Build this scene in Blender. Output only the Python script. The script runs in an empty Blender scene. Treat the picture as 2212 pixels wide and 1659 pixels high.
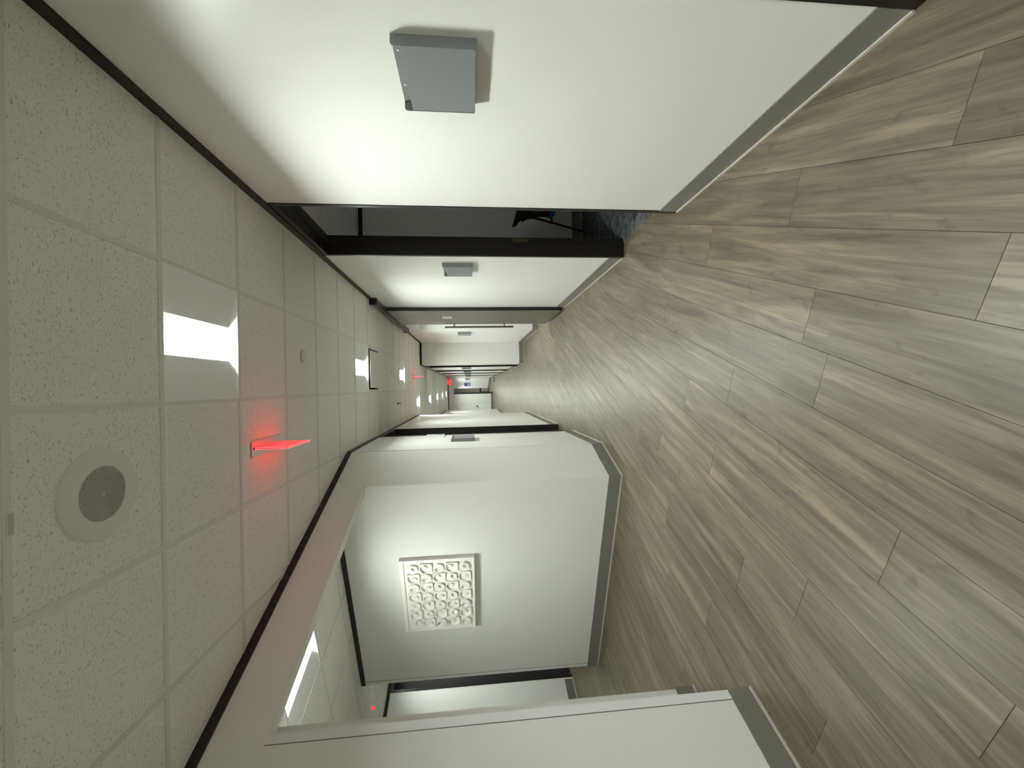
import bpy, bmesh, math, random
from mathutils import Vector, Matrix
random.seed(7)
SC = bpy.context.scene
COL = SC.collection

# ------------------------------------------------------------------ camera
F_PX, PITCH, YAW, ROLL, CAM_Z = 917.8, 0.0978, 0.0055, 0.0211, 1.4501
def camera_matrix():
    cy, sy, cp, sp, cr, sr = (math.cos(YAW), math.sin(YAW), math.cos(PITCH), math.sin(PITCH), math.cos(ROLL), math.sin(ROLL))
    fwd = Vector((sy*cp, cy*cp, -sp)); right = Vector((cy, -sy, 0)); down = fwd.cross(right)
    r2 = cr*right + sr*down; d2 = -sr*right + cr*down
    m = Matrix.Identity(4)                      # the photograph lies on its side: image right = down
    for i in range(3):
        m[i][0] = d2[i]; m[i][1] = r2[i]; m[i][2] = -fwd[i]
    m[2][3] = CAM_Z
    return m
cam_data = bpy.data.cameras.new('camera'); cam = bpy.data.objects.new('camera', cam_data)
COL.objects.link(cam); cam.matrix_world = camera_matrix()
cam_data.sensor_fit = 'HORIZONTAL'; cam_data.sensor_width = 36.0; cam_data.lens = 36.0*F_PX/2212.0
cam_data.clip_start = 0.02; cam_data.clip_end = 100
SC.camera = cam
# ------------------------------------------------------------------ world and exposure (light comes from the ceiling lights; an unseen window is added to brighten the room on the right)
world = bpy.data.worlds.new('world'); SC.world = world; world.use_nodes = True
world.node_tree.nodes['Background'].inputs[0].default_value = (0.5, 0.5, 0.48, 1)
world.node_tree.nodes['Background'].inputs[1].default_value = 1.8   # dull daylight, let in only by the dark room's added window
SC.view_settings.view_transform = 'Standard'; SC.view_settings.look = 'None'
SC.view_settings.exposure = 0.0; SC.view_settings.gamma = 1.0; SC.view_settings.use_curve_mapping = False
LAMP = 226.0                                   # brightness of a ceiling light's lens
LAMP_COL = (0.94, 1.0, 0.95)

# ------------------------------------------------------------------ the measured place
H = 2.749; T = 0.6096
GX, GY = -0.0395, 1.93                       # ceiling grid: left edge of the light column, near edge of the first light
XR, XL, YC, TH = 1.188, -0.6574, 4.60, 0.3766
RN = 0.62                                    # right wall of the narrow stretch
JUT = 11.3
def L2W(s, n, z=0.0):                        # frame of the oblique wall: s runs back along it, n points into the corridor
    return Vector((XL - s*math.sin(TH) + n*math.cos(TH), YC - s*math.cos(TH) - n*math.sin(TH), z))
ROT_A = -(math.pi/2 + TH)

# ------------------------------------------------------------------ materials
def new_mat(name):
    m = bpy.data.materials.new(name); m.use_nodes = True
    nt = m.node_tree; b = nt.nodes['Principled BSDF']
    return m, nt, b
def plain(name, col, rough=0.5, metal=0.0, spec=0.5, bump=0.0, scale=200.0, var=0.0):
    m, nt, b = new_mat(name)
    b.inputs['Base Color'].default_value = (*col, 1); b.inputs['Roughness'].default_value = rough
    b.inputs['Metallic'].default_value = metal; b.inputs['Specular IOR Level'].default_value = spec
    tc = nt.nodes.new('ShaderNodeTexCoord'); n = nt.nodes.new('ShaderNodeTexNoise')
    n.inputs['Scale'].default_value = scale; n.inputs['Detail'].default_value = 3
    nt.links.new(tc.outputs['Object'], n.inputs['Vector'])
    if bump:
        bp = nt.nodes.new('ShaderNodeBump'); bp.inputs['Strength'].default_value = bump; bp.inputs['Distance'].default_value = 0.002
        nt.links.new(n.outputs['Fac'], bp.inputs['Height']); nt.links.new(bp.outputs['Normal'], b.inputs['Normal'])
    if var:
        r = nt.nodes.new('ShaderNodeValToRGB')
        r.color_ramp.elements[0].color = (*[c*(1-var) for c in col], 1); r.color_ramp.elements[1].color = (*[min(1, c*(1+var)) for c in col], 1)
        nt.links.new(n.outputs['Fac'], r.inputs['Fac']); nt.links.new(r.outputs['Color'], b.inputs['Base Color'])
    return m
def emit(name, col, strength):
    m, nt, b = new_mat(name)
    b.inputs['Base Color'].default_value = (*col, 1)
    b.inputs['Emission Color'].default_value = (*col, 1); b.inputs['Emission Strength'].default_value = strength
    return m
M = {}
M['wall'] = plain('white wall panel', (0.80, 0.80, 0.765), 0.34, spec=0.3, bump=0.03, scale=350)
M['wall_matte'] = plain('painted wall', (0.78, 0.775, 0.74), 0.6, spec=0.3, bump=0.04, scale=300)
M['cap'] = plain('white end cap', (0.80, 0.80, 0.80), 0.35)
M['seam'] = plain('dark panel seam', (0.16, 0.14, 0.14), 0.6)
M['bronze'] = plain('dark bronze metal', (0.010, 0.0078, 0.0065), 0.38, spec=0.35, bump=0.02)
M['base'] = plain('grey rubber baseboard', (0.185, 0.178, 0.16), 0.45, bump=0.03, var=0.04, scale=60)
M['toe'] = plain('pale floor bead', (0.50, 0.48, 0.43), 0.45)
M['grid'] = plain('white ceiling grid', (0.74, 0.735, 0.70), 0.45)
M['pocket'] = plain('grey plastic', (0.195, 0.203, 0.205), 0.42, bump=0.03, var=0.03, scale=90)
M['screw'] = plain('zinc screw', (0.85, 0.85, 0.85), 0.2, metal=0.6)
M['white_metal'] = plain('white enamel', (0.88, 0.89, 0.88), 0.38)
M['lens'] = emit('lit lens', LAMP_COL, LAMP)
M['baffle'] = plain('grey added baffle', (0.42, 0.43, 0.42), 0.5)  # grey to weaken the light the added baffles throw on upper walls
M['lens_dim'] = emit('dimmer lit lens', LAMP_COL, LAMP*0.60)
M['lens_off'] = plain('unlit lens', (0.55, 0.55, 0.53), 0.5)
M['subfloor'] = plain('plank joint', (0.07, 0.062, 0.05), 0.8)
M['plaster'] = plain('white plaster relief', (0.90, 0.885, 0.83), 0.55, bump=0.15, scale=120)
M['black'] = plain('black plastic', (0.012, 0.012, 0.012), 0.5)
M['mesh_black'] = plain('black mesh fabric', (0.010, 0.010, 0.010), 0.8, bump=0.3, scale=600)
M['blue'] = plain('blue upholstery', (0.015, 0.11, 0.36), 0.75, bump=0.2, scale=400)
M['steel'] = plain('brushed steel', (0.24, 0.22, 0.20), 0.32, metal=0.9)
M['strike'] = plain('brass strike plate', (0.08, 0.062, 0.035), 0.4, metal=0.5)
M['alu'] = plain('brushed aluminium', (0.52, 0.51, 0.49), 0.35, metal=0.8)
M['sign_white'] = plain('white sign', (0.80, 0.82, 0.82), 0.25)
M['sign_grey'] = plain('grey sign', (0.22, 0.23, 0.23), 0.4)
M['sign_blue'] = plain('blue sign', (0.025, 0.075, 0.30), 0.4)
M['dark_hole'] = plain('dark perforation', (0.045, 0.042, 0.036), 0.9)
M['mat'] = plain('dark floor mat', (0.10, 0.10, 0.09), 0.9, bump=0.2)
M['red_glow'] = emit('lit red lettering', (1.0, 0.03, 0.04), 3.2)
M['red_box'] = emit('lit red sign', (1.0, 0.03, 0.035), 1.5)
M['door_leaf'] = plain('dark stained door', (0.05, 0.042, 0.035), 0.45, var=0.15, scale=25)

def acrylic():
    m, nt, b = new_mat('red edge lit acrylic')
    b.inputs['Base Color'].default_value = (1.0, 0.10, 0.10, 1); b.inputs['Roughness'].default_value = 0.08
    b.inputs['Transmission Weight'].default_value = 0.7; b.inputs['IOR'].default_value = 1.45
    b.inputs['Emission Color'].default_value = (1.0, 0.015, 0.03, 1); b.inputs['Emission Strength'].default_value = 0.5
    return m
M['acrylic'] = acrylic()
M['glass'] = plain('clear glass', (1, 1, 1), 0.0); M['glass'].node_tree.nodes['Principled BSDF'].inputs['Transmission Weight'].default_value = 1.0
M['acrylic_edge'] = emit('lit acrylic edge', (1.0, 0.33, 0.33), 1.1)

def tile_mat():
    m, nt, b = new_mat('fissured mineral tile')
    N = nt.nodes.new; L = nt.links.new
    tc = N('ShaderNodeTexCoord'); oi = N('ShaderNodeObjectInfo')
    mul = N('ShaderNodeVectorMath'); mul.operation = 'SCALE'; mul.inputs['Scale'].default_value = 1.0
    comb = N('ShaderNodeCombineXYZ'); sc = N('ShaderNodeMath'); sc.operation = 'MULTIPLY'; sc.inputs[1].default_value = 37.0
    L(oi.outputs['Random'], sc.inputs[0]); L(sc.outputs[0], comb.inputs[0]); L(sc.outputs[0], comb.inputs[1])
    add = N('ShaderNodeVectorMath'); add.operation = 'ADD'
    L(tc.outputs['Object'], add.inputs[0]); L(comb.outputs[0], add.inputs[1])
    # pinholes
    v = N('ShaderNodeTexVoronoi'); v.inputs['Scale'].default_value = 105; v.inputs['Randomness'].default_value = 1
    L(add.outputs[0], v.inputs['Vector'])
    vr = N('ShaderNodeMapRange'); vr.inputs['From Min'].default_value = 0.10; vr.inputs['From Max'].default_value = 0.24
    L(v.outputs['Distance'], vr.inputs['Value'])
    # fissures: short worm marks
    n1 = N('ShaderNodeTexNoise'); n1.inputs['Scale'].default_value = 120; n1.inputs['Detail'].default_value = 3; n1.inputs['Distortion'].default_value = 0.8
    mp = N('ShaderNodeMapping'); mp.inputs['Scale'].default_value = (0.7, 1.3, 1)
    L(add.outputs[0], mp.inputs['Vector']); L(mp.outputs[0], n1.inputs['Vector'])
    r1 = N('ShaderNodeMapRange'); r1.inputs['From Min'].default_value = 0.335; r1.inputs['From Max'].default_value = 0.40
    L(n1.outputs['Fac'], r1.inputs['Value'])
    # which pinholes are deep
    n2 = N('ShaderNodeTexNoise'); n2.inputs['Scale'].default_value = 40
    L(add.outputs[0], n2.inputs['Vector'])
    r2 = N('ShaderNodeMapRange'); r2.inputs['From Min'].default_value = 0.50; r2.inputs['From Max'].default_value = 0.60; r2.inputs['To Min'].default_value = 1; r2.inputs['To Max'].default_value = 0
    L(n2.outputs['Fac'], r2.inputs['Value'])
    mx = N('ShaderNodeMath'); mx.operation = 'MAXIMUM'; L(vr.outputs[0], mx.inputs[0]); L(r2.outputs[0], mx.inputs[1])
    mn = N('ShaderNodeMath'); mn.operation = 'MINIMUM'; L(mx.outputs[0], mn.inputs[0]); L(r1.outputs[0], mn.inputs[1])
    ramp = N('ShaderNodeMix'); ramp.data_type = 'RGBA'
    ramp.inputs['A'].default_value = (0.56, 0.545, 0.50, 1); ramp.inputs['B'].default_value = (0.89, 0.875, 0.82, 1)
    L(mn.outputs[0], ramp.inputs['Factor'])
    L(ramp.outputs['Result'], b.inputs['Base Color'])
    b.inputs['Roughness'].default_value = 0.9; b.inputs['Specular IOR Level'].default_value = 0.15
    bp = N('ShaderNodeBump'); bp.inputs['Strength'].default_value = 0.5; bp.inputs['Distance'].default_value = 0.002
    L(mn.outputs[0], bp.inputs['Height']); L(bp.outputs['Normal'], b.inputs['Normal'])
    return m
M['tile'] = tile_mat()

def plank_mat():
    m, nt, b = new_mat('grey brown wood plank')
    N = nt.nodes.new; L = nt.links.new
    tc = N('ShaderNodeTexCoord'); oi = N('ShaderNodeObjectInfo'); ge = N('ShaderNodeNewGeometry')
    rs = N('ShaderNodeMath'); rs.operation = 'ADD'; L(oi.outputs['Random'], rs.inputs[0]); L(ge.outputs['Random Per Island'], rs.inputs[1])
    m1 = N('ShaderNodeMath'); m1.operation = 'MULTIPLY'; m1.inputs[1].default_value = 53.0; L(rs.outputs[0], m1.inputs[0])
    m2 = N('ShaderNodeMath'); m2.operation = 'MULTIPLY'; m2.inputs[1].default_value = 29.0; L(rs.outputs[0], m2.inputs[0])
    comb = N('ShaderNodeCombineXYZ'); L(m1.outputs[0], comb.inputs[0]); L(m2.outputs[0], comb.inputs[1])
    add = N('ShaderNodeVectorMath'); add.operation = 'ADD'; L(tc.outputs['Object'], add.inputs[0]); L(comb.outputs[0], add.inputs[1])
    def noise(scale, sx, sy, det, dist, rough=0.55):
        mp = N('ShaderNodeMapping'); mp.inputs['Scale'].default_value = (sx, sy, 1); L(add.outputs[0], mp.inputs['Vector'])
        n = N('ShaderNodeTexNoise'); n.inputs['Scale'].default_value = scale; n.inputs['Detail'].default_value = det
        n.inputs['Distortion'].default_value = dist; n.inputs['Roughness'].default_value = rough
        L(mp.outputs[0], n.inputs['Vector']); return n
    broad = noise(3.0, 0.42, 5.5, 5, 0.7)
    fine = noise(9.0, 0.45, 9.0, 6, 0.6, 0.65)
    hair = noise(30.0, 0.25, 9.0, 3, 0.2)
    knot = noise(2.6, 1.3, 3.0, 3, 2.4)
    def mix(a, fa, bb, fb):
        x = N('ShaderNodeMath'); x.operation = 'MULTIPLY'; x.inputs[1].default_value = fa; L(a, x.inputs[0])
        y = N('ShaderNodeMath'); y.operation = 'MULTIPLY'; y.inputs[1].default_value = fb; L(bb, y.inputs[0])
        z = N('ShaderNodeMath'); z.operation = 'ADD'; L(x.outputs[0], z.inputs[0]); L(y.outputs[0], z.inputs[1]); return z.outputs[0]
    g = mix(broad.outputs['Fac'], 0.62, fine.outputs['Fac'], 0.28)
    g = mix(g, 1.0, hair.outputs['Fac'], 0.10)
    kr = N('ShaderNodeMapRange'); kr.inputs['From Min'].default_value = 0.30; kr.inputs['From Max'].default_value = 0.40; kr.inputs['To Min'].default_value = -0.07; kr.inputs['To Max'].default_value = 0.0
    L(knot.outputs['Fac'], kr.inputs['Value'])
    g = mix(g, 1.0, kr.outputs[0], 1.0)
    fr = N('ShaderNodeMath'); fr.operation = 'FRACT'; L(m1.outputs[0], fr.inputs[0])
    pv = N('ShaderNodeMapRange'); pv.inputs['To Min'].default_value = -0.035; pv.inputs['To Max'].default_value = 0.035; L(fr.outputs[0], pv.inputs['Value'])
    g = mix(g, 1.0, pv.outputs[0], 1.0)
    ramp = N('ShaderNodeValToRGB'); e = ramp.color_ramp.elements
    e[0].position = 0.36; e[0].color = (0.069, 0.0555, 0.0355, 1)
    e[1].position = 0.64; e[1].color = (0.212, 0.180, 0.123, 1)
    x = e.new(0.46); x.color = (0.108, 0.089, 0.0595, 1); x = e.new(0.54); x.color = (0.142, 0.118, 0.080, 1)
    L(g, ramp.inputs['Fac']); L(ramp.outputs['Color'], b.inputs['Base Color'])
    b.inputs['Roughness'].default_value = 0.40; b.inputs['Specular IOR Level'].default_value = 0.40
    bp = N('ShaderNodeBump'); bp.inputs['Strength'].default_value = 0.12; bp.inputs['Distance'].default_value = 0.001
    L(fine.outputs['Fac'], bp.inputs['Height']); L(bp.outputs['Normal'], b.inputs['Normal'])
    return m
M['plank'] = plank_mat()

def taupe_mat():
    m, nt, b = new_mat('taupe wood laminate')
    N = nt.nodes.new; L = nt.links.new
    tc = N('ShaderNodeTexCoord'); mp = N('ShaderNodeMapping'); mp.inputs['Scale'].default_value = (8, 60, 1.5)
    n = N('ShaderNodeTexNoise'); n.inputs['Scale'].default_value = 1.6; n.inputs['Detail'].default_value = 5
    L(tc.outputs['Object'], mp.inputs['Vector']); L(mp.outputs[0], n.inputs['Vector'])
    r = N('ShaderNodeValToRGB'); r.color_ramp.elements[0].color = (0.088, 0.074, 0.059, 1); r.color_ramp.elements[1].color = (0.145, 0.123, 0.098, 1)
    r.color_ramp.elements[0].position = 0.3; r.color_ramp.elements[1].position = 0.7
    L(n.outputs['Fac'], r.inputs['Fac']); L(r.outputs['Color'], b.inputs['Base Color']); b.inputs['Roughness'].default_value = 0.42
    return m
M['taupe'] = taupe_mat()
def carpet_mat():
    m, nt, b = new_mat('mottled grey carpet')
    N = nt.nodes.new; L = nt.links.new
    tc = N('ShaderNodeTexCoord'); n = N('ShaderNodeTexNoise'); n.inputs['Scale'].default_value = 14; n.inputs['Detail'].default_value = 6
    L(tc.outputs['Object'], n.inputs['Vector'])
    r = N('ShaderNodeValToRGB'); r.color_ramp.elements[0].color = (0.03, 0.035, 0.04, 1); r.color_ramp.elements[1].color = (0.14, 0.15, 0.155, 1)
    r.color_ramp.elements[0].position = 0.35; r.color_ramp.elements[1].position = 0.66
    L(n.outputs['Fac'], r.inputs['Fac']); L(r.outputs['Color'], b.inputs['Base Color']); b.inputs['Roughness'].default_value = 1.0
    n2 = N('ShaderNodeTexNoise'); n2.inputs['Scale'].default_value = 300; L(tc.outputs['Object'], n2.inputs['Vector'])
    bp = N('ShaderNodeBump'); bp.inputs['Strength'].default_value = 0.5; bp.inputs['Distance'].default_value = 0.003
    L(n2.outputs['Fac'], bp.inputs['Height']); L(bp.outputs['Normal'], b.inputs['Normal'])
    return m
M['carpet'] = carpet_mat()

# ------------------------------------------------------------------ mesh helpers
class MB:
    """collects shapes; build() links them as one mesh object"""
    def __init__(self): self.v = []; self.f = []
    def hexa(self, c):                       # eight corners: bottom ring then top ring
        o = len(self.v); self.v += [tuple(p) for p in c]
        for q in ((0,3,2,1), (4,5,6,7), (0,1,5,4), (1,2,6,5), (2,3,7,6), (3,0,4,7)): self.f.append([o+i for i in q])
        return self
    def box(self, x0, x1, y0, y1, z0, z1):
        return self.hexa([(x0,y0,z0),(x1,y0,z0),(x1,y1,z0),(x0,y1,z0),(x0,y0,z1),(x1,y0,z1),(x1,y1,z1),(x0,y1,z1)])
    def lbox(self, s0, s1, n0, n1, z0, z1):  # box in the frame of the oblique wall
        return self.hexa([L2W(*p) for p in [(s0,n0,z0),(s1,n0,z0),(s1,n1,z0),(s0,n1,z0),(s0,n0,z1),(s1,n0,z1),(s1,n1,z1),(s0,n1,z1)]])
    def prism(self, pts, z0, z1):            # polygon in plan, extruded upwards
        o = len(self.v); k = len(pts)
        self.v += [(p[0], p[1], z0) for p in pts] + [(p[0], p[1], z1) for p in pts]
        self.f.append([o+i for i in reversed(range(k))]); self.f.append([o+k+i for i in range(k)])
        for i in range(k):
            j = (i+1) % k; self.f.append([o+i, o+j, o+k+j, o+k+i])
        return self
    def face(self, pts):
        o = len(self.v); self.v += [tuple(p) for p in pts]; self.f.append([o+i for i in range(len(pts))]); return self
    def tube(self, pts, r, seg=10):
        pts = [Vector(p) for p in pts]; rings = []; k = len(pts)
        rr = r if isinstance(r, (list, tuple)) else [r]*k
        for i, p in enumerate(pts):
            t = (pts[min(i+1, k-1)] - pts[max(i-1, 0)]).normalized()
            a = t.cross(Vector((0,0,1)) if abs(t.z) < 0.9 else Vector((1,0,0))).normalized(); b = t.cross(a)
            o = len(self.v); rings.append(o)
            self.v += [tuple(p + rr[i]*(math.cos(2*math.pi*j/seg)*a + math.sin(2*math.pi*j/seg)*b)) for j in range(seg)]
        for q in range(k-1):
            for j in range(seg):
                j2 = (j+1) % seg; self.f.append([rings[q]+j, rings[q]+j2, rings[q+1]+j2, rings[q+1]+j])
        self.f.append([rings[0]+j for j in reversed(range(seg))]); self.f.append([rings[-1]+j for j in range(seg)])
        return self
    def lathe(self, prof, seg=40, cx=0, cy=0):  # profile of (r, z)
        o = len(self.v)
        for r, z in prof:
            self.v += [(cx + r*math.cos(2*math.pi*j/seg), cy + r*math.sin(2*math.pi*j/seg), z) for j in range(seg)]
        for i in range(len(prof)-1):
            for j in range(seg):
                j2 = (j+1) % seg; a = o+i*seg; b = a+seg; self.f.append([a+j, a+j2, b+j2, b+j])
        self.f.append([o+j for j in reversed(range(seg))]); e = o+(len(prof)-1)*seg; self.f.append([e+j for j in range(seg)])
        return self
    def mesh(self, name, mat, smooth=False):
        me = bpy.data.meshes.new(name); me.from_pydata([tuple(v) for v in self.v], [], self.f)
        bm = bmesh.new(); bm.from_mesh(me); bmesh.ops.recalc_face_normals(bm, faces=bm.faces); bm.to_mesh(me); bm.free()
        if mat: me.materials.append(M[mat])
        if smooth:
            for p in me.polygons: p.use_smooth = True
            me.set_sharp_from_angle(angle=math.radians(35))
        me.update(); return me
    def build(self, name, mat, parent=None, bevel=0, smooth=False, loc=None, rotz=0):
        ob = bpy.data.objects.new(name, self.mesh(name, mat, smooth)); COL.objects.link(ob)
        if bevel:
            md = ob.modifiers.new('bevel', 'BEVEL'); md.width = bevel; md.segments = 2; md.limit_method = 'ANGLE'; md.angle_limit = math.radians(40)
        if parent: ob.parent = parent
        if loc is not None: ob.location = loc
        ob.rotation_euler.z = rotz
        return ob
def obj_from(me, name, parent=None, loc=(0,0,0), rotz=0):
    ob = bpy.data.objects.new(name, me); COL.objects.link(ob); ob.location = loc; ob.rotation_euler.z = rotz
    if parent: ob.parent = parent
    return ob
def struct(o): o['kind'] = 'structure'; return o
def tag(o, label, cat, group=None):
    o['label'] = label; o['category'] = cat
    if group: o['group'] = group
    return o
def thing(name, label, cat, loc=(0,0,0), rotz=0, group=None):
    o = bpy.data.objects.new(name, None); COL.objects.link(o); o.location = loc; o.rotation_euler.z = rotz; o.empty_display_size = 0.05
    return tag(o, label, cat, group)
def dup(o, loc, rotz, label):
    r = o.copy(); COL.objects.link(r); r.location = loc; r.rotation_euler = (0, 0, rotz); r['label'] = label
    for ch in list(o.children):
        c = ch.copy(); COL.objects.link(c); c.parent = r
        for g in list(ch.children):
            d = g.copy(); COL.objects.link(d); d.parent = c
    return r
def text_mesh(body, size, depth, mat):
    cu = bpy.data.curves.new('lettering', 'FONT'); cu.body = body; cu.size = size; cu.extrude = depth; cu.align_x = 'CENTER'; cu.align_y = 'CENTER'
    cu.resolution_u = 3
    t = bpy.data.objects.new('lettering', cu); COL.objects.link(t); bpy.context.view_layer.update()
    me = bpy.data.meshes.new_from_object(t.evaluated_get(bpy.context.evaluated_depsgraph_get()))
    bpy.data.objects.remove(t); bpy.data.curves.remove(cu)
    me.materials.clear(); me.materials.append(M[mat]); return me
def clip(poly, a, b, c):                     # keep a*x + b*y >= c
    out = []
    for i in range(len(poly)):
        p, q = poly[i-1], poly[i]; dp = a*p[0]+b*p[1]-c; dq = a*q[0]+b*q[1]-c
        if (dp >= 0) != (dq >= 0):
            t = dp/(dp-dq); out.append((p[0]+t*(q[0]-p[0]), p[1]+t*(q[1]-p[1])))
        if dq >= 0: out.append(q)
    return out
def area(poly):
    return abs(sum(poly[i-1][0]*poly[i][1]-poly[i][0]*poly[i-1][1] for i in range(len(poly))))/2
def rect(x0, x1, y0, y1): return [(x0,y0),(x1,y0),(x1,y1),(x0,y1)]

# ================================================================== FLOOR
W_PL, L_PL = 0.2385, 1.485
main_poly = [(XR+0.1,-4.1),(XR+0.1,JUT),(RN+0.05,JUT),(RN+0.05,36),(-2.1,36),(-2.1,22),(-1.2,22),(-1.2,10.6),(XL-0.05,10.6),(XL-0.05,YC),tuple(L2W(5.0,-0.05))[:2],(-2.6,-4.1)]
def in_poly(p, poly):
    c = False
    for i in range(len(poly)):
        a, b = poly[i-1], poly[i]
        if (a[1] > p[1]) != (b[1] > p[1]) and p[0] < (b[0]-a[0])*(p[1]-a[1])/(b[1]-a[1])+a[0]: c = not c
    return c
def visible_floor(s, n):
    w = L2W(s, n)
    if in_poly((w.x, w.y), main_poly): return True
    if 0.6 < s < 2.7 and -2.7 < n < 0.1: return True
    if -1.6 < s < 2.3 and -4.3 < n <= -2.6: return True
    return 1.2 < w.x < 2.8 and 7.4 < w.y < 9.6
fl = struct(MB().box(-6.5, 4.5, -4.2, 38, -0.12, -0.0045).build('floor', 'subfloor'))
def plank_mb(mb, s0, n0):
    e = 0.0008; g = 0.0002; a, b, c, d = s0+g, s0+L_PL-g, n0+g, n0+W_PL-g
    pts = [(a,c,-0.004),(b,c,-0.004),(b,d,-0.004),(a,d,-0.004),(a+e,c+e,0),(b-e,c+e,0),(b-e,d-e,0),(a+e,d-e,0)]
    return pts
pm = MB().hexa(plank_mb(None, -L_PL/2, -W_PL/2)).mesh('floor_plank', 'plank')
OFF = {8: 2.73, 7: 2.112, 6: 2.967, 2: 3.003, 1: 3.417, 0: 2.75, -1: 2.373}
far = MB(); n_pl = 0
for k in range(-58, 22):
    n0 = 0.622 + W_PL*k; off = OFF.get(k, random.uniform(0, L_PL))
    for m in range(-30, 8):
        s0 = off + L_PL*m
        hit = any(visible_floor(s0 + L_PL*u, n0 + W_PL*t) for u in (0.02, 0.15, 0.3, 0.45, 0.6, 0.75, 0.9, 0.98) for t in (0.05, 0.5, 0.95))
        if not hit: continue
        c = L2W(s0+L_PL/2, n0+W_PL/2)
        if c.y < -0.6 or c.y > 12.0:
            far.hexa(plank_mb(None, s0, n0))
        else:
            obj_from(pm, 'floor_plank', fl, L2W(s0+L_PL/2, n0+W_PL/2), ROT_A); n_pl += 1
fp = far.build('floor_plank', 'plank', fl, loc=L2W(0, 0), rotz=ROT_A); fp['kind'] = 'stuff'
print('planks', n_pl)
struct(MB().box(1.335, 4.3, 1.4, 5.3, 0.0005, 0.006).build('floor_room', 'carpet'))

# ================================================================== CEILING
ce = struct(MB().box(-6.5, 4.5, -4.2, 38, H+0.118, H+0.2).build('ceiling', 'wall_matte'))
skip = {(0,0),(0,5),(0,10),(0,-5),(1,14),(1,19),(1,24),(1,29),(1,34),(1,39),(1,45),(2,49),(0,6),(0,-2),(0,-10)}
na = (math.cos(TH), -math.sin(TH)); ca = na[0]*XL + na[1]*YC
full_tile = MB().box(-T/2+.004, T/2-.004, -T/2+.004, T/2-.004, 0.0, 0.014).mesh('ceiling_tile', 'tile')
def left_of(y): return -2.6 if y < 0 else (XL-0.05 if y < 10.6 else (-1.2 if y < 22 else -2.1))
def right_of(y): return XR+0.05 if y < JUT else (RN+0.05 if y < 24.8 else 1.24)
far = MB()
for j in range(-10, 57):
    for i in range(-1, 6):
        if (i, j) in skip: continue
        x1 = GX + T*(1-i); x0 = x1-T; y0 = GY + T*j; y1 = y0+T
        base = rect(x0+.004, x1-.004, y0+.004, y1-.004); parts = []
        lo = clip(base, 0, -1, -YC); hi = clip(base, 0, 1, YC)
        if len(lo) > 2:
            lo = clip(clip(lo, na[0], na[1], ca-0.05), 1, 0, -2.6); lo = clip(lo, -1, 0, -XR-0.05) if len(lo) > 2 else lo
            if len(lo) > 2: parts.append(lo)
        if len(hi) > 2:
            ym = y0 + T/2
            hi = clip(hi, 1, 0, left_of(max(ym, YC+.01)));  hi = clip(hi, -1, 0, -right_of(ym)) if len(hi) > 2 else hi
            if len(hi) > 2: parts.append(hi)
        parts = [p for p in parts if area(p) > 0.004]
        if not parts: continue
        if y0 > 12.3 or y0 < -0.5:
            for p in parts: far.prism(p, H, H+0.014)
        elif abs(sum(area(p) for p in parts) - (T-.008)**2) < 1e-4:
            obj_from(full_tile, 'ceiling_tile', ce, (x0+T/2, y0+T/2, H))
        else:
            mb = MB()
            for p in parts: mb.prism([(a-x0-T/2, b-y0-T/2) for a, b in p], 0, 0.014)
            mb.build('ceiling_tile', 'tile', ce, loc=(x0+T/2, y0+T/2, H))
o = far.build('ceiling_tile', 'tile', ce); o['kind'] = 'stuff'
def x_ang(y): return XL + (y-YC)*math.tan(TH)
def left_edge(y): return max(-2.6, x_ang(y)-.03) if y < YC else left_of(y)
for j in range(-10, 57):                     # cross tees
    y = GY + T*j; w = 0.012
    if y > JUT-0.05 and y < JUT+0.05: continue
    a, b = left_edge(y-w), left_edge(y+w); r = right_of(y)
    MB().prism([(a,y-w),(r,y-w),(r,y+w),(b,y+w)], H-0.004, H+0.02).build('grid_bar', 'grid', ce)
for i in range(0, 7):                        # main runners
    x = GX + T*(1-i); w = 0.012
    spans = []
    ystart = max(-4.1, YC + (x-XL)/math.tan(TH)) if x < XL else -4.1
    if i == 0: spans = [(-4.1, 36)]
    elif x > XL: spans = [(-4.1, 36)]
    else:
        if x > -2.6: spans.append((-4.1, YC + (x-XL)/math.tan(TH)))
        if x > -1.2: spans.append((10.6, 36))
        elif x > -2.1: spans.append((22, 36))
    for a, b in spans: MB().box(x-w, x+w, a, b, H-0.0035, H+0.02).build('grid_bar', 'grid', ce)

# side passage ceiling (its grid follows the oblique wall)
cs = struct(MB().lbox(-3, 3.2, -4.2, -0.05, H+0.112, H+0.116).build('ceiling_side', 'wall_matte'))
S0, N0 = 1.41, -1.205
for i in range(-8, 4):
    for j in range(-6, 3):
        if (i, j) in ((0, 0), (-4, -4)): continue
        a, b, c, d = S0+T*i+.004, S0+T*(i+1)-.004, N0+T*j+.004, N0+T*(j+1)-.004
        mb = MB(); ok = False
        for (p, q, r, t) in ((0.58, 3.2, -2.6, -0.05), (-3, 3.2, -4.2, -2.6)):
            A, B, C, D = max(a,p), min(b,q), max(c,r), min(d,t)
            if B-A > .02 and D-C > .02:
                ok = True; mb.box(A-S0-T*i, B-S0-T*i, C-N0-T*j, D-N0-T*j, 0, 0.014)
        if ok: mb.build('ceiling_tile', 'tile', cs, loc=L2W(S0+T*i, N0+T*j, H), rotz=ROT_A)
for i in range(-7, 4):
    s = S0 + T*i
    MB().lbox(s-.012, s+.012, -4.2, -0.06 if s > 0.58 else -2.6, H-.004, H+.02).build('grid_bar', 'grid', cs)
for j in range(-5, 2):
    n = N0 + T*j
    MB().lbox(0.58 if n > -2.6 else -3, 3.2, n-.012, n+.012, H-.0035, H+.02).build('grid_bar', 'grid', cs)
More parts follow.
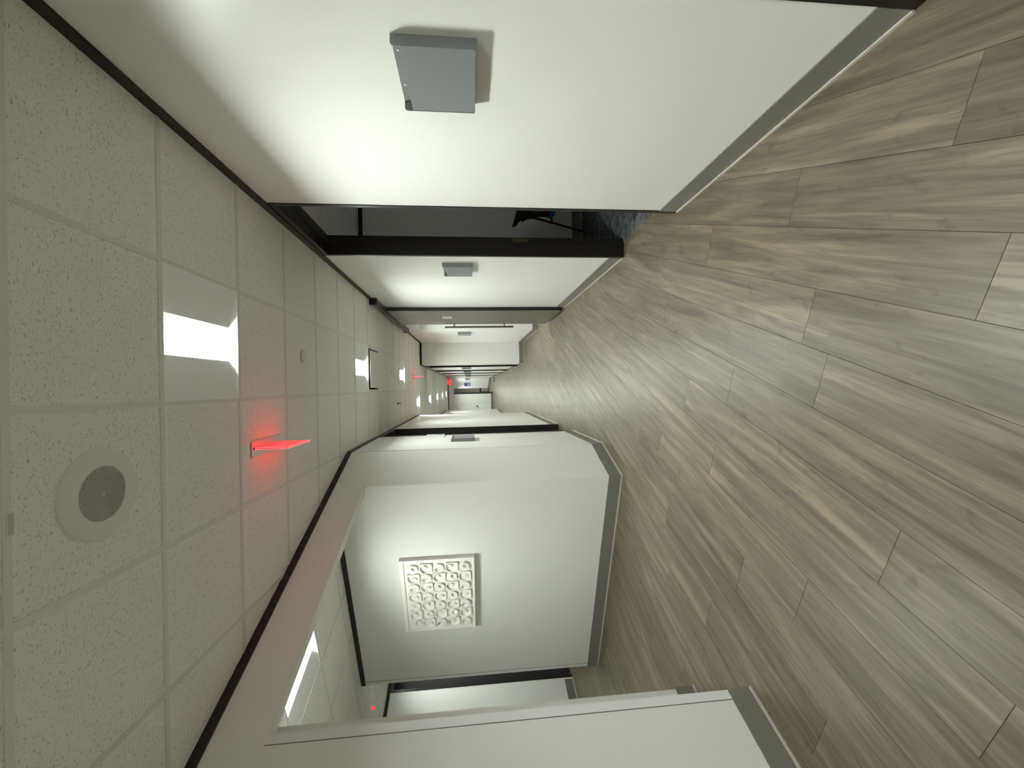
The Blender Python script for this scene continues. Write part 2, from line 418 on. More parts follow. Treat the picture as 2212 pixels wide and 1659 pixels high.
# ceilings of the two rooms on the right
for nm, (xa, xb, ya, yb), hole in (('ceiling_room', (1.338, 4.2, 1.5, 5.25), (2, 4)), ('ceiling_office', (1.338, 3.6, 6.9, 10.2), (1, 2))):
    cr = struct(MB().box(xa, xb, ya, yb, H+0.112, H+0.116).build(nm, 'wall_matte'))
    for i in range(0, int((xb-xa)/T)+1):
        for j in range(0, int((yb-ya)/T)+1):
            x0, y0 = xa+T*i, ya+T*j
            if (i, j) == hole: continue
            p = rect(x0+.004, min(xb, x0+T-.004), y0+.004, min(yb, y0+T-.004))
            if area(p) > .004: MB().prism([(a-x0, b-y0) for a, b in p], 0, .014).build('ceiling_tile', 'tile', cr, loc=(x0, y0, H))
    for i in range(1, int((xb-xa)/T)+1): MB().box(xa+T*i-.012, xa+T*i+.012, ya, yb, H-.004, H+.02).build('grid_bar', 'grid', cr)
    for j in range(1, int((yb-ya)/T)+1): MB().box(xa, xb, ya+T*j-.012, ya+T*j+.012, H-.0035, H+.02).build('grid_bar', 'grid', cr)

# ================================================================== WALLS
TW = 0.15; HT = H - 0.0045
HEAD = 2.66
def wall(name, boxes, mat='wall', local=False, parent=None):
    mb = MB()
    for b in boxes: (mb.lbox if local else mb.box)(*b)
    return struct(mb.build(name, mat))
x2 = XR+TW
wall('wall_right', [(XR,x2,-4.1,0.2,0,HT),(XR,x2,0.2,1.225,HEAD+.03,HT),(XR,x2,1.225,2.80,0,HT),(XR,x2,2.80,3.865,HEAD+.03,HT),(XR,x2,3.865,7.55,0,HT),
                    (XR,x2,7.55,8.80,2.46,HT),(XR,x2,8.80,JUT,0,HT)])
narrow = [(12.0,13.04),(15.3,16.34),(18.4,19.43),(21.8,22.83)]
bx = []; y = JUT
for a, b in narrow: bx += [(RN,RN+TW,y,a,0,HT),(RN,RN+TW,a,b,HEAD+.03,HT)]; y = b
bx += [(RN,RN+TW,y,28.5,0,HT), (RN+TW,x2,JUT,JUT+TW,0,HT)]
wall('wall_right_narrow', bx)
wall('wall_left', [(XL-.12,XL,YC+0.04,5.98,0,HT),(XL-.12,XL,5.98,7.04,HEAD+.03,HT),(XL-.12,XL,7.04,10.6,0,HT),(-1.15,XL-.12,10.48,10.6,0,HT),
                   (-1.27,-1.15,10.48,22.0,0,HT),(-2.2,-1.27,21.88,22.0,0,HT),(-2.2,-2.08,22.0,27.6,0,HT)])
OPS0, OPS1, OPZ = 0.632, 2.648, 2.44
wall('wall_oblique', [(0,OPS0-.10,-.10,0,0,HT),(OPS0-.10,OPS0,-.075,0,OPZ,HT),(OPS0-.10,OPS0,-.10,0,0,OPZ),(OPS0,OPS1,-.075,0,OPZ,HT),(OPS1,5.0,-.10,0,0,HT)], local=True)
pC = L2W(5.0, 0)
wall('wall_left_rear', [(-2.65,-2.5,-4.1,pC.y+.05,0,HT)])
wall('wall_rear', [(-2.65,x2,-4.25,-4.1,0,HT)])
wall('wall_side_passage', [(OPS0-.10,OPS0,-2.65,-.10,0,HT)], local=True)
wall('wall_side_near', [(2.25,3.2,-4.15,-.60,0,HT),(3.1,3.2,-.60,-.10,0,HT)], 'wall_matte', local=True)
wall('wall_side_back', [(-0.25,2.25,-4.27,-4.15,0,HT),(-3.0,-1.35,-4.27,-4.15,0,HT),(-3.1,-3.0,-4.27,-2.65,0,HT),(-3.1,OPS0-.10,-2.65,-2.55,0,HT)], local=True)
wall('wall_side_room', [(-1.6,-0.1,-6.3,-6.2,0,HT),(-0.2,-0.1,-6.2,-4.27,0,HT),(-1.6,-1.5,-6.2,-4.27,0,HT),(-1.6,-0.1,-6.3,-4.2,HT,HT+.02)], 'wall_matte', local=True)
wall('wall_room', [(x2,4.3,5.25,5.37,0,HT),(4.2,4.3,1.4,2.0,0,HT),(4.2,4.3,4.6,5.25,0,HT),(4.2,4.3,2.0,4.6,0,0.9),(4.2,4.3,2.0,4.6,2.4,HT),(x2,4.3,1.4,1.5,0,HT)], 'wall_matte')
wall('wall_office', [(x2,3.7,6.78,6.9,0,HT),(3.6,3.7,6.9,10.2,0,HT),(x2,3.7,9.35,9.45,0,HT)], 'wall_matte')
w = struct(MB().box(4.21,4.29,2.0,4.6,0.9,0.94).box(4.21,4.29,2.0,4.6,2.36,2.4).box(4.21,4.29,2.0,2.04,0.94,2.36).box(4.21,4.29,4.56,4.6,0.94,2.36).box(4.21,4.29,3.28,3.32,0.94,2.36).build('added_window_1', 'bronze'))  # unseen window, added only to brighten the dark room
for a, b in ((2.04, 3.28), (3.32, 4.56)): MB().box(4.245, 4.25, a, b, 0.94, 2.36).build('added_window_pane', 'glass', w)
# far end of the corridor
wall('wall_end_header', [(-2.2,RN,24.8,24.92,2.50,HT)], 'wall_matte')
wall('wall_end', [(-2.2,-0.43,27.6,27.72,0,HT)])
mb = MB(); mb.prism([(0.80,29.1),(-0.08,32.5),(-0.02,32.56),(0.86,29.16)], 0, HT); struct(mb.build('wall_end_oblique', 'wall'))
wall('wall_end_far', [(-2.3,1.3,36,36.1,0,HT),(1.2,1.3,28.5,36,0,HT),(RN+TW,1.3,28.38,28.5,0,HT),(-2.3,-2.2,27.6,36,0,HT)], 'wall_matte')

# white end cap strips beside the oblique opening, with the dark seam next to them
struct(MB().lbox(OPS1, OPS1+.045, 0.0, 0.003, 0.13, OPZ).build('trim_opening', 'cap'))
struct(MB().lbox(OPS1+.045, OPS1+.048, 0.0, 0.0015, 0.13, OPZ).build('trim_opening', 'seam'))
struct(MB().lbox(OPS0, OPS0+.003, -2.65, -2.605, 0.13, H-.05).build('trim_passage_end', 'cap'))
struct(MB().lbox(OPS0, OPS0+.0015, -2.605, -2.601, 0.13, H-.05).build('trim_passage_end', 'seam'))

# ------------------------------------------------------------------ dark ceiling trims and grey baseboards
tn = [0]
def run(a, b, normal, z0, z1, d0, d1):       # a bar along the wall line a-b between depths d0, d1
    a, b, n = Vector((*a, 0)), Vector((*b, 0)), Vector((*normal, 0))
    p = [a+n*d0, b+n*d0, b+n*d1, a+n*d1]
    return MB().prism([(q.x, q.y) for q in p], z0, z1)
def trim(a, b, n):
    tn[0] += 1
    struct(run(a, b, n, H-.048, H-.0002, -0.002, 0.012).build('trim_%d' % tn[0], 'bronze'))
def basebd(side, a, b, n):
    o = struct(run(a, b, n, 0.012, 0.132, 0, 0.007).build('baseboard_'+side, 'base'))
    run(a, b, n, 0.0, 0.0125, 0, 0.014).build('floor_bead', 'toe', o)
lw = lambda s, n: tuple(L2W(s, n))[:2]
NA = (math.cos(TH), -math.sin(TH)); SA = (-math.sin(TH), -math.cos(TH))
for a, b in ((-4.1, JUT),): trim((XR, a), (XR, b), (-1, 0))
trim((RN-.0, JUT), (XR, JUT), (0, -1)); trim((RN, JUT), (RN, 28.5), (-1, 0))
trim((XL, YC-.004), (XL, 10.6), (1, 0)); trim(lw(0, 0), lw(5.0, 0), NA); trim((-1.15, 10.6), (-1.15, 22), (1, 0))
trim((-2.2, 24.8), (RN, 24.8), (0, -1)); trim(lw(OPS0, -.10), lw(OPS0, -2.65), SA); trim(lw(-3, -4.15), lw(2.25, -4.15), NA)
trim((x2, 5.25), (4.2, 5.25), (0, -1)); trim((-2.5, -4.1), (-2.5, pC.y), (1, 0))
for a, b in ((1.225, 2.80), (3.865, 7.55), (8.80, JUT)): basebd('right', (XR, a), (XR, b), (-1, 0))
basebd('right', (RN, JUT), (XR, JUT), (0, -1))
y = JUT
for a, b in narrow + [(28.5, 28.5)]: basebd('right', (RN, y), (RN, a), (-1, 0)); y = b
basebd('left', (XL, YC), (XL, 5.98), (1, 0)); basebd('left', (XL, 7.04), (XL, 10.6), (1, 0)); basebd('left', (-1.15, 10.6), (-1.15, 22), (1, 0))
basebd('oblique', lw(0, 0), lw(OPS0+.007, 0), NA); basebd('oblique', lw(OPS1-.002, 0), lw(5.0, 0), NA)
basebd('passage', lw(OPS0, 0.007), lw(OPS0, -2.65), SA); basebd('passage', lw(-0.22, -4.15), lw(2.25, -4.15), NA); basebd('passage', lw(2.24, -.60), lw(3.1, -.60), NA)
basebd('end', (-2.1, 27.6), (-0.43, 27.6), (0, -1)); basebd('room', (x2, 5.25), (4.2, 5.25), (0, -1)); basebd('office', (x2, 9.35), (3.6, 9.35), (0, -1))
basebd('end', (0.80, 29.1), (-0.08, 32.5), (-0.968, -0.25))
# office opening: wall thickness is drywall, baseboard turns into it
basebd('office', (XR, 8.80), (x2, 8.80), (0, -1))

# ------------------------------------------------------------------ doors: dark bronze frames set into the walls
dn = [0]
def door_frame(xw, side, y0, y1, leaf=True, strike=False):
    """side = +1: the room lies towards +x of the wall face xw"""
    dn[0] += 1; fw = 0.034; pr = 0.006; dep = 0.165
    fx = lambda d: xw + side*d
    def bx(ya, yb, d0, d1, z0, z1):
        xa, xb = sorted((fx(d0), fx(d1))); return MB().box(xa, xb, ya, yb, z0, z1)
    e = bpy.data.objects.new('door_%d' % dn[0], None); COL.objects.link(e); e.location = (0, 0, 0); struct(e)
    for ya, yb in ((y0, y0+fw), (y1-fw, y1)): bx(ya, yb, -pr, dep, 0, HEAD).build('door_jamb', 'bronze', e, bevel=0.002)
    bx(y0, y1, -pr, dep, HEAD, HEAD+.038).build('door_head', 'bronze', e, bevel=0.002)
    for ya, yb in ((y0+fw, y0+fw+.012), (y1-fw-.012, y1-fw)): bx(ya, yb, 0.085, 0.117, 0, HEAD-.012).build('door_stop', 'bronze', e)
    bx(y0+fw, y1-fw, 0.085, 0.117, HEAD-.012, HEAD).build('door_stop', 'bronze', e)
    if leaf: bx(y0+fw+.003, y1-fw-.003, 0.118, 0.162, 0.008, HEAD-.003).build('door_leaf', 'door_leaf', e)
    if strike: bx(y1-fw-.0015, y1-fw, 0.120, 0.155, 0.90, 1.04).build('strike_plate', 'strike', e)
    return e
door_frame(XR, 1, 2.80, 3.865, leaf=False, strike=True)
door_frame(XR, 1, 0.2, 1.225)
door_frame(XL, -1, 5.98, 7.04)
for a, b in narrow: door_frame(RN, 1, a, b)
# dark doorway at the back of the side passage
dn[0] += 1
e = bpy.data.objects.new('door_%d' % dn[0], None); COL.objects.link(e); struct(e)
for a, b in ((-.284, -.25), (-1.35, -1.316)): MB().lbox(a, b, -4.30, -4.142, 0, HEAD).build('door_jamb', 'bronze', e)
MB().lbox(-1.35, -.25, -4.30, -4.142, HEAD, HEAD+.045).build('door_head', 'bronze', e)
MB().lbox(-1.316, -.284, -4.28, -4.24, 0.008, HEAD-.003).build('door_leaf', 'mesh_black', e)  # black leaf put in to paint the darkness of the open room behind
# white door with a black lever in the end wall, dark frame at its free edge
dn[0] += 1
e = bpy.data.objects.new('door_%d' % dn[0], None); COL.objects.link(e); struct(e)
MB().box(-2.05, -1.17, 27.585, 27.60, 0.14, 2.2).build('door_leaf', 'white_metal', e, bevel=.004)
h = MB().box(-1.33, -1.22, 27.535, 27.555, 1.0, 1.035).box(-1.25, -1.20, 27.555, 27.585, 0.96, 1.10).build('door_handle', 'black', e)
dn[0] += 1
e = bpy.data.objects.new('door_%d' % dn[0], None); COL.objects.link(e); struct(e)
MB().box(-0.43, -0.335, 27.56, 27.76, 0.0, 2.5).build('door_jamb', 'bronze', e)

# sliding door on its track
tr = struct(MB().box(1.105, XR, 5.68, 8.55, 2.648, 2.70).box(1.10, XR, 5.66, 5.69, 2.64, 2.735).box(1.10, XR, 8.54, 8.57, 2.64, 2.735).build('trim_door_track', 'bronze', bevel=.003))
sd = thing('sliding_door', 'tall taupe sliding door with a long steel pull bar', 'door', (1.16, 7.03, 0.012))
MB().box(-.021, .021, -.69, .69, 0.03, 2.635).build('door_panel', 'taupe', sd, bevel=.002)
MB().box(-.024, .024, -.702, -.69, 0.03, 2.635).build('edge_strip', 'bronze', sd)
hd = MB().tube([(-.075, .66, .64), (-.075, .66, 1.87)], .018, 12).build('pull_bar', 'steel', sd, smooth=True)
hd.parent = sd
for z in (0.80, 1.70): MB().tube([(-.02, .66, z), (-.075, .66, z)], .013, 10).build('bar_post', 'steel', hd, smooth=True)
MB().box(-.024, -.020, -.16, .02, 1.715, 1.865).build('name_plate', 'sign_white', sd)

# ================================================================== CEILING FITTINGS
def make_light():
    t = thing('ceiling_light', '', 'ceiling light', group='square lights set in the ceiling grid')
    a = T/2-.006; zb = -0.004; lw_, ll, zt = 0.092, 0.262, 0.104
    ring = MB()
    for x0, x1, y0, y1 in ((-a,a,-a,-a+.010),(-a,a,a-.010,a),(-a,-a+.010,-a+.010,a-.010),(a-.010,a,-a+.010,a-.010)): ring.box(x0,x1,y0,y1,zb,zb+.012)
    ring.build('light_frame', 'white_metal', t)
    i = a-.010; zl = 0.030                     # added slot and baffles keep direct lamp light off the panels and upper walls
    for sgn in (-1, 1):
        mb = MB(); mb.face([(sgn*i,-i,zb+.004),(sgn*i,i,zb+.004),(sgn*lw_,ll,zl),(sgn*lw_,-ll,zl)])
        mb.build('side_reflector', 'white_metal', t)
        MB().face([(sgn*lw_,-ll,zl),(sgn*lw_,ll,zl),(sgn*lw_,ll,zt),(sgn*lw_,-ll,zt)]).build('added_baffle', 'baffle', t)
        mb = MB(); mb.face([(-i,sgn*i,zb+.004),(i,sgn*i,zb+.004),(lw_,sgn*ll,zl),(-lw_,sgn*ll,zl)])
        mb.face([(-lw_,sgn*ll,zl),(lw_,sgn*ll,zl),(lw_,sgn*ll,zt),(-lw_,sgn*ll,zt)])
        mb.build('end_plate', 'white_metal', t)
    MB().box(-lw_, lw_, -ll, ll, zt, zt+.004).build('lens', 'lens', t)
    return t
lights = [((0, 0), 'square ceiling light nearest the camera, in the near ceiling'), ((0, 5), 'square ceiling light next to the flat white air plate'),
          ((0, 10), 'square ceiling light just before the distant hanging red exit sign'), ((1, 14), 'first of the far ceiling lights, beyond the distant hanging exit sign'),
          ((1, 19), 'second of the far row of ceiling lights'), ((1, 24), 'third of the far row of ceiling lights'), ((1, 29), 'fourth of the far row of ceiling lights'),
          ((1, 34), 'farthest ceiling light, before the lit red box sign'), ((1, 39), 'unseen ceiling light added beyond the header to light the corridor end'), ((1, 45), 'unseen ceiling light added behind the header to light the farthest hall'),  # the two behind the header are unseen, added to light the end
          ((2, 49), 'unseen ceiling light added to brighten the very last stretch of hall'), ((0, -5), 'square ceiling light behind the camera'), ((0, -10), 'last ceiling light far behind the camera')]  # last-hall light is added out of view to brighten the wall there
l0 = make_light(); first = True
for (i, j), lab in lights:
    p = (GX + T*(0.5-i), GY + T*(j+0.5), H)
    if first: l0.location = p; l0['label'] = lab; first = False
    else: dup(l0, p, 0, lab)
dim = dup(l0, L2W(S0+T/2, N0+T/2, H), ROT_A + math.pi/2, 'square ceiling light seen through the oblique wall opening')
for c in dim.children:
    if c.name.split('.')[0] == 'lens': c.data = c.data.copy(); c.data.materials[0] = M['lens_dim']
dup(l0, (1.338+T*1.5, 6.9+T*2.5, H), 0, 'ceiling light in the room behind the sliding door')
off = dup(l0, (1.338+T*2.5, 1.5+T*4.5, H), 0, 'unlit ceiling light in the dark room with the chair')
for c in off.children:
    if c.name.split('.')[0] == 'lens': c.data = c.data.copy(); c.data.materials[0] = M['lens_off']
# unseen light added round the corner to brighten the passage's back wall
dup(dim, L2W(S0-T*3.5, N0-T*3.5, H), ROT_A, 'unseen ceiling light added round the corner to brighten the side passage')

# speaker
sx, sy = GX - T/2, GY - T/2
sp = thing('ceiling_speaker', 'round white ceiling speaker with perforated grille', 'speaker', (sx, sy, H))
R = 0.162
MB().lathe([(R, 0.0), (R, -.003), (R-.004, -.007), (R-.010, -.009), (.098, -.011), (.096, -.0105), (.0, -.0105)], 64).build('speaker_plate', 'grid', sp, smooth=True)
mb = MB()
for q in range(1, 17):
    r = 0.0058*q; k = max(6, int(2*math.pi*r/0.0062))
    for a in range(k):
        t = 2*math.pi*a/k + q*.4; cx, cy = r*math.cos(t), r*math.sin(t)
        mb.face([(cx+.0021*math.cos(u*math.pi/3), cy+.0021*math.sin(u*math.pi/3), -.0117) for u in range(6)])
o = mb.build('grille_holes', 'dark_hole', sp); o['kind'] = 'stuff'
MB().lathe([(.0055, -.0105), (.0055, -.0125), (.0, -.0125)], 16).build('center_screw', 'grid', sp)

# hanging exit signs
tm = text_mesh('EXIT', 0.165, 0.0006, 'red_glow')
def make_exit(label):
    t = thing('exit_sign', label, 'exit sign', group='edge lit exit signs hanging from the ceiling')
    MB().box(-.048, .048, -.205, .205, -.007, -.004+.002).build('ceiling_plate', 'alu', t, bevel=.002)
    MB().lathe([(.008, -.007), (.008, -.010), (.0, -.010)], 16, 0.0, -.178).build('test_button', 'black', t)
    p = MB().box(-.0035, .0035, -.175, .175, -.198, -.008).build('acrylic_panel', 'acrylic', t)
    for x in (-.0044, .0044): MB().box(x-.0009, x+.0009, -.178, -.175, -.20, -.008).box(x-.0009, x+.0009, -.178, .178, -.203, -.199).build('panel_edge', 'acrylic_edge', t)
    for sgn in (-1, 1):
        o = obj_from(tm, 'lettering', p, (sgn*.0045, 0, -.106)); o.rotation_euler = (math.pi/2, 0, sgn*math.pi/2)
    return t
ex = make_exit('red glowing exit sign hanging near the speaker, seen edge on'); ex.location = (-.340, 2.855, H)
dup(ex, (.268, 9.97, H), 0, 'small distant red exit sign hanging edge on before the far lights')
al = thing('alarm_light', 'small red glowing ceiling device deep in the side passage', 'alarm light', L2W(.49, -3.27, H))
MB().lathe([(.05, 0), (.05, -.012), (.03, -.022), (0, -.024)], 24).build('device_base', 'white_metal', al, smooth=True)
MB().lathe([(.016, -.022), (.016, -.05), (.008, -.06), (0, -.061)], 16).build('red_lamp', 'red_box', al, smooth=True)
bxs = thing('exit_box', 'square lit red exit sign at the far corridor end', 'exit sign', (.305, 24.1, 2.50))
MB().box(-.14, .14, -.02, .02, 0, .20).build('sign_housing', 'red_box', bxs, bevel=.01)
o = obj_from(text_mesh('EXIT', 0.11, 0.001, 'red_glow'), 'lettering', bxs, (0, -.0215, .10)); o.rotation_euler = (math.pi/2, 0, 0)
MB().box(-.03, .03, -.012, .012, .20, H-.0045-2.50).build('mount', 'white_metal', bxs)

# sprinklers, air fittings, grid label
s0 = thing('sprinkler', 'round white sprinkler cover plate beyond the first light', 'sprinkler', (.268, 3.46, H), group='ceiling sprinklers')
MB().lathe([(.030, 0.0), (.030, -.006), (.041, -.0065), (.042, -.009), (.036, -.011), (0, -.0115)], 32).build('cover_plate', 'grid', s0, smooth=True)
dup(s0, (.285, 7.19, H), 0, 'tiny sprinkler plate between the second and third lights')
s1 = thing('sprinkler', 'small dark hanging sprinkler head in the left ceiling tiles', 'sprinkler', (-.262, 7.75, H), group='ceiling sprinklers')
MB().lathe([(.035, 0), (.034, -.005), (.012, -.008), (.012, -.03), (.006, -.034), (.006, -.05), (.02, -.052), (.02, -.055), (0, -.056)], 20).build('sprinkler_body', 'steel', s1, smooth=True)
dx, dy = GX+T/2, GY+T*6.5
df = thing('air_diffuser', 'flat square white air plate behind the second light', 'air vent', (dx, dy, H))
mb = MB(); a = T/2-.006
for x0, x1, y0, y1 in ((-a,a,-a,-a+.03),(-a,a,a-.03,a),(-a,-a+.03,-a+.03,a-.03),(a-.03,a,-a+.03,a-.03)): mb.box(x0,x1,y0,y1,-.004,.012)
mb.build('vent_frame', 'grid', df); MB().box(-.27, .27, -.27, .27, .04, .05).build('vent_throat', 'dark_hole', df)
MB().box(-.245, .245, -.245, .245, -.022, -.012).build('vent_plate', 'grid', df, bevel=.004)
for q in (-.2, .2): MB().box(q-.005, q+.005, -.005, .005, -.012, .045).build('plate_hanger', 'steel', df)
rv = thing('return_grille', 'perforated return air grille at the ceiling edge of the picture', 'air vent', (dx, GY-T*1.5, H))
mb = MB()
for x0, x1, y0, y1 in ((-a,a,-a,-a+.016),(-a,a,a-.016,a),(-a,-a+.016,-a+.016,a-.016),(a-.016,a,-a+.016,a-.016)): mb.box(x0,x1,y0,y1,-.003,.01)
mb.build('grille_frame', 'grid', rv); MB().box(-a+.016, a-.016, -a+.016, a-.016, .004, .008).build('grille_plate', 'grid', rv)
mb = MB(); k = 44; st = (2*a-.05)/k
for u in range(k):
    for v in range(k):
        cx, cy = -a+.025+st*(u+.5), -a+.025+st*(v+.5); r = .0047
        mb.face([(cx-r,cy-r,.0034),(cx+r,cy-r,.0034),(cx+r,cy+r,.0034),(cx-r,cy+r,.0034)])
o = mb.build('grille_holes', 'dark_hole', rv); o['kind'] = 'stuff'
gl = thing('grid_label', 'small grey label stuck on the ceiling grid by the speaker', 'label', (-.357, GY-T+.008, H-.0045))
MB().box(-.036, .036, -.011, .011, -.0012, 0).build('label_backing', 'grid', gl); MB().box(-.030, .030, -.0075, .0075, -.0016, -.0011).build('label_print', 'lens_off', gl)

# ================================================================== WALL FITTINGS
def make_pocket():
    t = thing('file_pocket', '', 'file holder', group='grey plastic file pockets on the corridor walls')
    Wd, D, Ht, th = 0.338, 0.041, 0.288, 0.0032
    MB().box(0, Wd, 0.0, th, 0, Ht).build('back_panel', 'pocket', t, bevel=.001)
    for x in (0, Wd-th):                      # side cheeks with rounded front corners
        mb = MB(); prof = [(0.003, 0), (D-.006, 0), (D-.002, .002), (D, .006), (D, Ht-.010), (D-.003, Ht-.004), (D-.010, Ht), (0.003, Ht)]
        o = len(mb.v); k = len(prof); mb.v += [(x, p, z) for p, z in prof] + [(x+th, p, z) for p, z in prof]
        mb.f += [list(range(k)), list(range(2*k-1, k-1, -1))] + [[i, k+i, k+(i+1) % k, (i+1) % k] for i in range(k)]
        mb.build('side_panel', 'pocket', t)
    MB().box(th, Wd-th, D-th-.0015, D-.0015, 0.001, Ht-.032).build('front_panel', 'pocket', t, bevel=.001)
    MB().box(th, Wd-th, th, D-th-.0015, 0.001, .005).build('bottom_panel', 'pocket', t)
    for x in (0.065, 0.235): MB().tube([(x, th, Ht-.016), (x, th+.003, Ht-.016)], .0045, 10).build('screw', 'sign_white', t)
    return t
p0 = make_pocket(); RP = math.pi/2
p0.location = (XR, 1.442, 1.406); p0.rotation_euler.z = RP; p0['label'] = 'large grey file pocket on the near right wall, closest to the camera'
dup(p0, (XR, 4.078, 1.406), RP, 'grey file pocket between the dark doorway and the taupe sliding door')
dup(p0, (XR, 9.13, 1.406), RP, 'grey file pocket beyond the sliding door pull bar')
dup(p0, (XL, 5.205+.338, 1.41), -RP, 'grey file pocket on the left corridor wall beside the dark door frame')
for k, (y, w) in enumerate(((13.32, 'first'), (16.6, 'second'), (19.7, 'third'), (23.05, 'fourth'))):
    dup(p0, (RN, y, 1.41), RP, '%s of the tiny far grey file pockets along the narrow right wall' % w)
rs = thing('room_sign', 'small white room sign edge on above the left file pocket', 'sign', (XL, 5.895, 1.815))
MB().box(0, .018, -.075, .075, 0, .24).build('sign_plate', 'sign_white', rs, bevel=.002)
MB().box(.018, .0195, -.06, .06, .03, .10).build('sign_insert', 'sign_grey', rs)
# far end signs on the oblique end wall
d = Vector((-0.88, 3.4, 0)).normalized(); nn = Vector((-0.968, -0.25, 0)); a0 = Vector((0.80, 29.1, 0)); rz = math.atan2(d.y, d.x)
t = thing('wall_sign', 'tiny grey sign on the white end wall beside the blue one', 'sign', a0 + d*0.75 + nn*.002 + Vector((0,0,1.47)), rz)
MB().box(-.36, .36, 0, .02, 0, .33).build('sign_panel', 'sign_grey', t); 
t = thing('wall_poster', 'tiny blue and white poster at the far corridor end', 'poster', a0 + d*2.35 + nn*.002 + Vector((0,0,1.44)), rz)
MB().box(-.45, .45, 0, .015, 0, .45).build('poster_panel', 'sign_blue', t); MB().box(-.30, .30, .015, .018, .08, .20).build('poster_print', 'sign_white', t)
tag(MB().box(.30, .615, 24.95, 26.6, 0, .012).build('floor_mat', 'mat', bevel=.003), 'dark grey strip of matting on the floor at the corridor end', 'mat')
t = thing('side_table', 'dark low table edge in the farthest hall', 'table', (-.2, 33.8, 0))
MB().box(-.22, .22, -.25, .25, .60, .72).build('table_top', 'black', t)
for x in (-.18, .18):
    for y in (-.2, .2): MB().box(x-.02, x+.02, y-.02, y+.02, 0, .60).build('leg', 'black', t)

# relief art panel in the side passage
AW, AH = 0.965, 0.745
art = thing('relief_panel', 'white square wall art of raised circles and squares', 'wall art', L2W(OPS0, -0.852, 1.445), ROT_A)
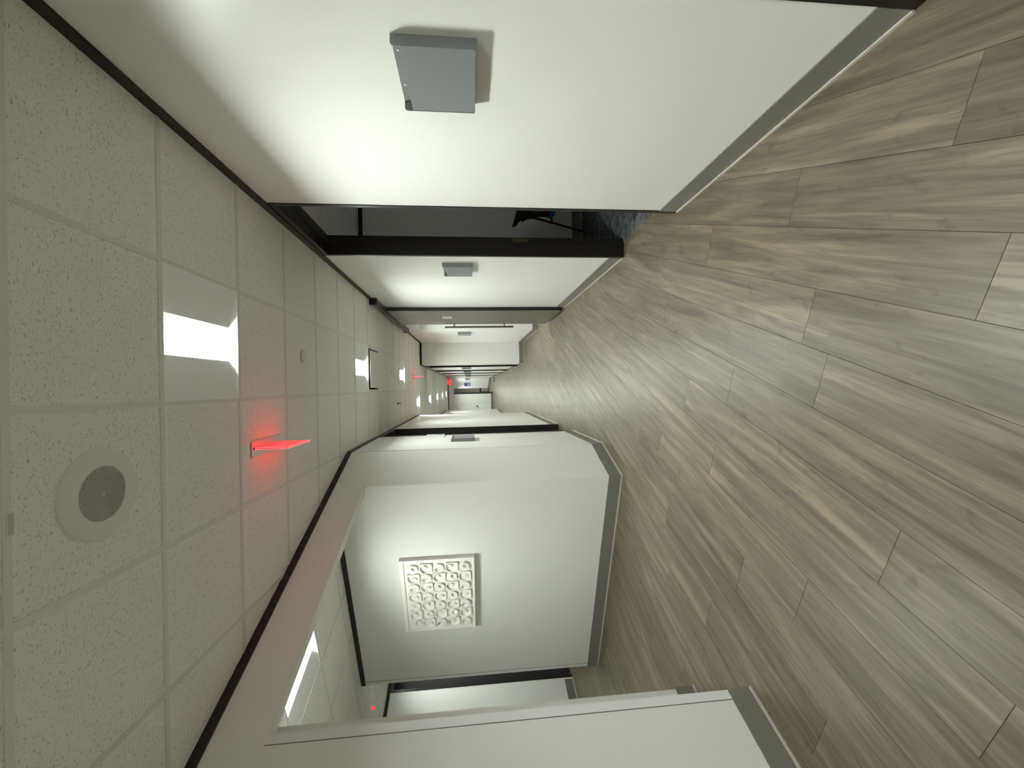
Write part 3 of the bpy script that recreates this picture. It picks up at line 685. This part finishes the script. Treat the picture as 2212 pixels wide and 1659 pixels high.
# local x = out of the wall (s), local y: -y runs into the passage
MB().box(.004, .040, -AW, 0, 0, AH).build('backing_board', 'plaster', art, bevel=.003)
frame = MB()
for y0, y1, z0, z1 in ((-AW, 0, 0, .028), (-AW, 0, AH-.04, AH), (-AW, -AW+.03, .028, AH-.04), (-.035, 0, .028, AH-.04)): frame.box(.040, .050, y0, y1, z0, z1)
frame.build('frame_border', 'plaster', art, bevel=.004)
cw, chh = (AW-.105)/7, (AH-.105)/5
def ringmesh(kind):
    mb = MB(); seg = 28; w, h = cw/2-.001, chh/2-.001
    r1 = min(w, h)*.92
    def ell(cy, cz, r, x): return [(x, cy+r*math.cos(2*math.pi*q/seg), cz+r*math.sin(2*math.pi*q/seg)) for q in range(seg)]
    def strip(A, B):
        o = len(mb.v); mb.v += A+B
        for q in range(seg): mb.f.append([o+q, o+(q+1) % seg, o+seg+(q+1) % seg, o+seg+q])
    if kind == 'square':                       # raised square, sunk circle, low off-centre knob
        sq = []
        for q in range(seg):
            c, s_ = math.cos(2*math.pi*q/seg), math.sin(2*math.pi*q/seg); m = max(abs(c), abs(s_)); sq.append((.020, w*c/m, h*s_/m))
        strip([(0, p[1]*1.01, p[2]*1.01) for p in sq], sq); strip(sq, ell(0, 0, r1, .020)); strip(ell(0, 0, r1, .020), ell(0, 0, r1*.9, .001)); strip(ell(0, 0, r1*.9, .001), ell(.012, .012, r1*.42, .001))
        strip(ell(.012, .012, r1*.42, .001), ell(.012, .012, r1*.36, .016)); o = len(mb.v); mb.v += ell(.012, .012, r1*.36, .016); mb.f.append([o+q for q in range(seg)])
    else:                                      # raised disc with an off-centre sunk hole and a button in it
        strip(ell(0, 0, r1*1.0, 0), ell(0, 0, r1*.93, .022)); strip(ell(0, 0, r1*.93, .022), ell(.014, -.012, r1*.46, .022)); strip(ell(.014, -.012, r1*.46, .022), ell(.014, -.012, r1*.40, .002))
        strip(ell(.014, -.012, r1*.40, .002), ell(.020, -.014, r1*.18, .002)); strip(ell(.020, -.014, r1*.18, .002), ell(.020, -.014, r1*.13, .014)); o = len(mb.v); mb.v += ell(.020, -.014, r1*.13, .014); mb.f.append([o+q for q in range(seg)])
    return mb.mesh('relief_tile', 'plaster', smooth=True)
ma, mbb = ringmesh('square'), ringmesh('disc')
for c in range(7):
    for r in range(5):
        m = ma if (c+r) % 2 else mbb
        o = obj_from(m, 'relief_tile', art, (.0405, -.045-cw*(c+.5), .04+chh*(r+.5)))
        o.rotation_euler = (random.choice((0, math.pi)), 0, 0)

# ================================================================== CHAIR IN THE DARK ROOM
ch = thing('chair', 'black chair with blue seat inside the dark doorway', 'chair', (2.18, 4.86, 0.006))
hw = 0.26
mb = MB(); k = 8; prev = None                 # backrest shell, leaning back at the top (towards -x)
prof = []
for q in range(k+1):
    f = q/k; z = 0.44+0.46*f; x = -0.13 - 0.01*f - 0.115*max(0, f-.55)**1.2/0.45**1.2; prof.append((x, z))
rows = []
for x, z in prof:
    rows.append([(x - .0 + .012*abs(u)**2, u*hw*(0.93 if z > .86 else 1), z) for u in (-1, -.6, -.2, .2, .6, 1)])
for a_, b_ in zip(rows, rows[1:]):
    for i in range(5): mb.face([a_[i], a_[i+1], b_[i+1], b_[i]])
bk = mb.build('backrest', 'mesh_black', ch, smooth=True); md = bk.modifiers.new('thickness', 'SOLIDIFY'); md.thickness = .02
MB().box(-.15, .34, -hw+.01, hw-.01, .40, .46).build('seat', 'blue', ch, bevel=.018)
MB().box(-.09, .33, -hw+.03, hw-.03, .395, .415).build('seat_shell', 'black', ch, bevel=.006)
for sgn in (-1, 1):
    MB().tube([(-.275, sgn*.29, 0.012), (-.13, sgn*.275, .60), (-.115, sgn*.27, .74)], .013, 10).build('rear_leg', 'black', ch, smooth=True)
    MB().tube([(.36, sgn*.28, 0.012), (.20, sgn*.27, .40), (-.09, sgn*.275, .64)], .012, 10).build('front_leg', 'black', ch, smooth=True)
    MB().tube([(-.17, sgn*.278, .405), (.20, sgn*.27, .405)], .011, 10).build('seat_rail', 'black', ch, smooth=True)
MB().tube([(-.13, -.27, .41), (-.13, .27, .41)], .010, 10).build('cross_bar', 'black', ch, smooth=True)
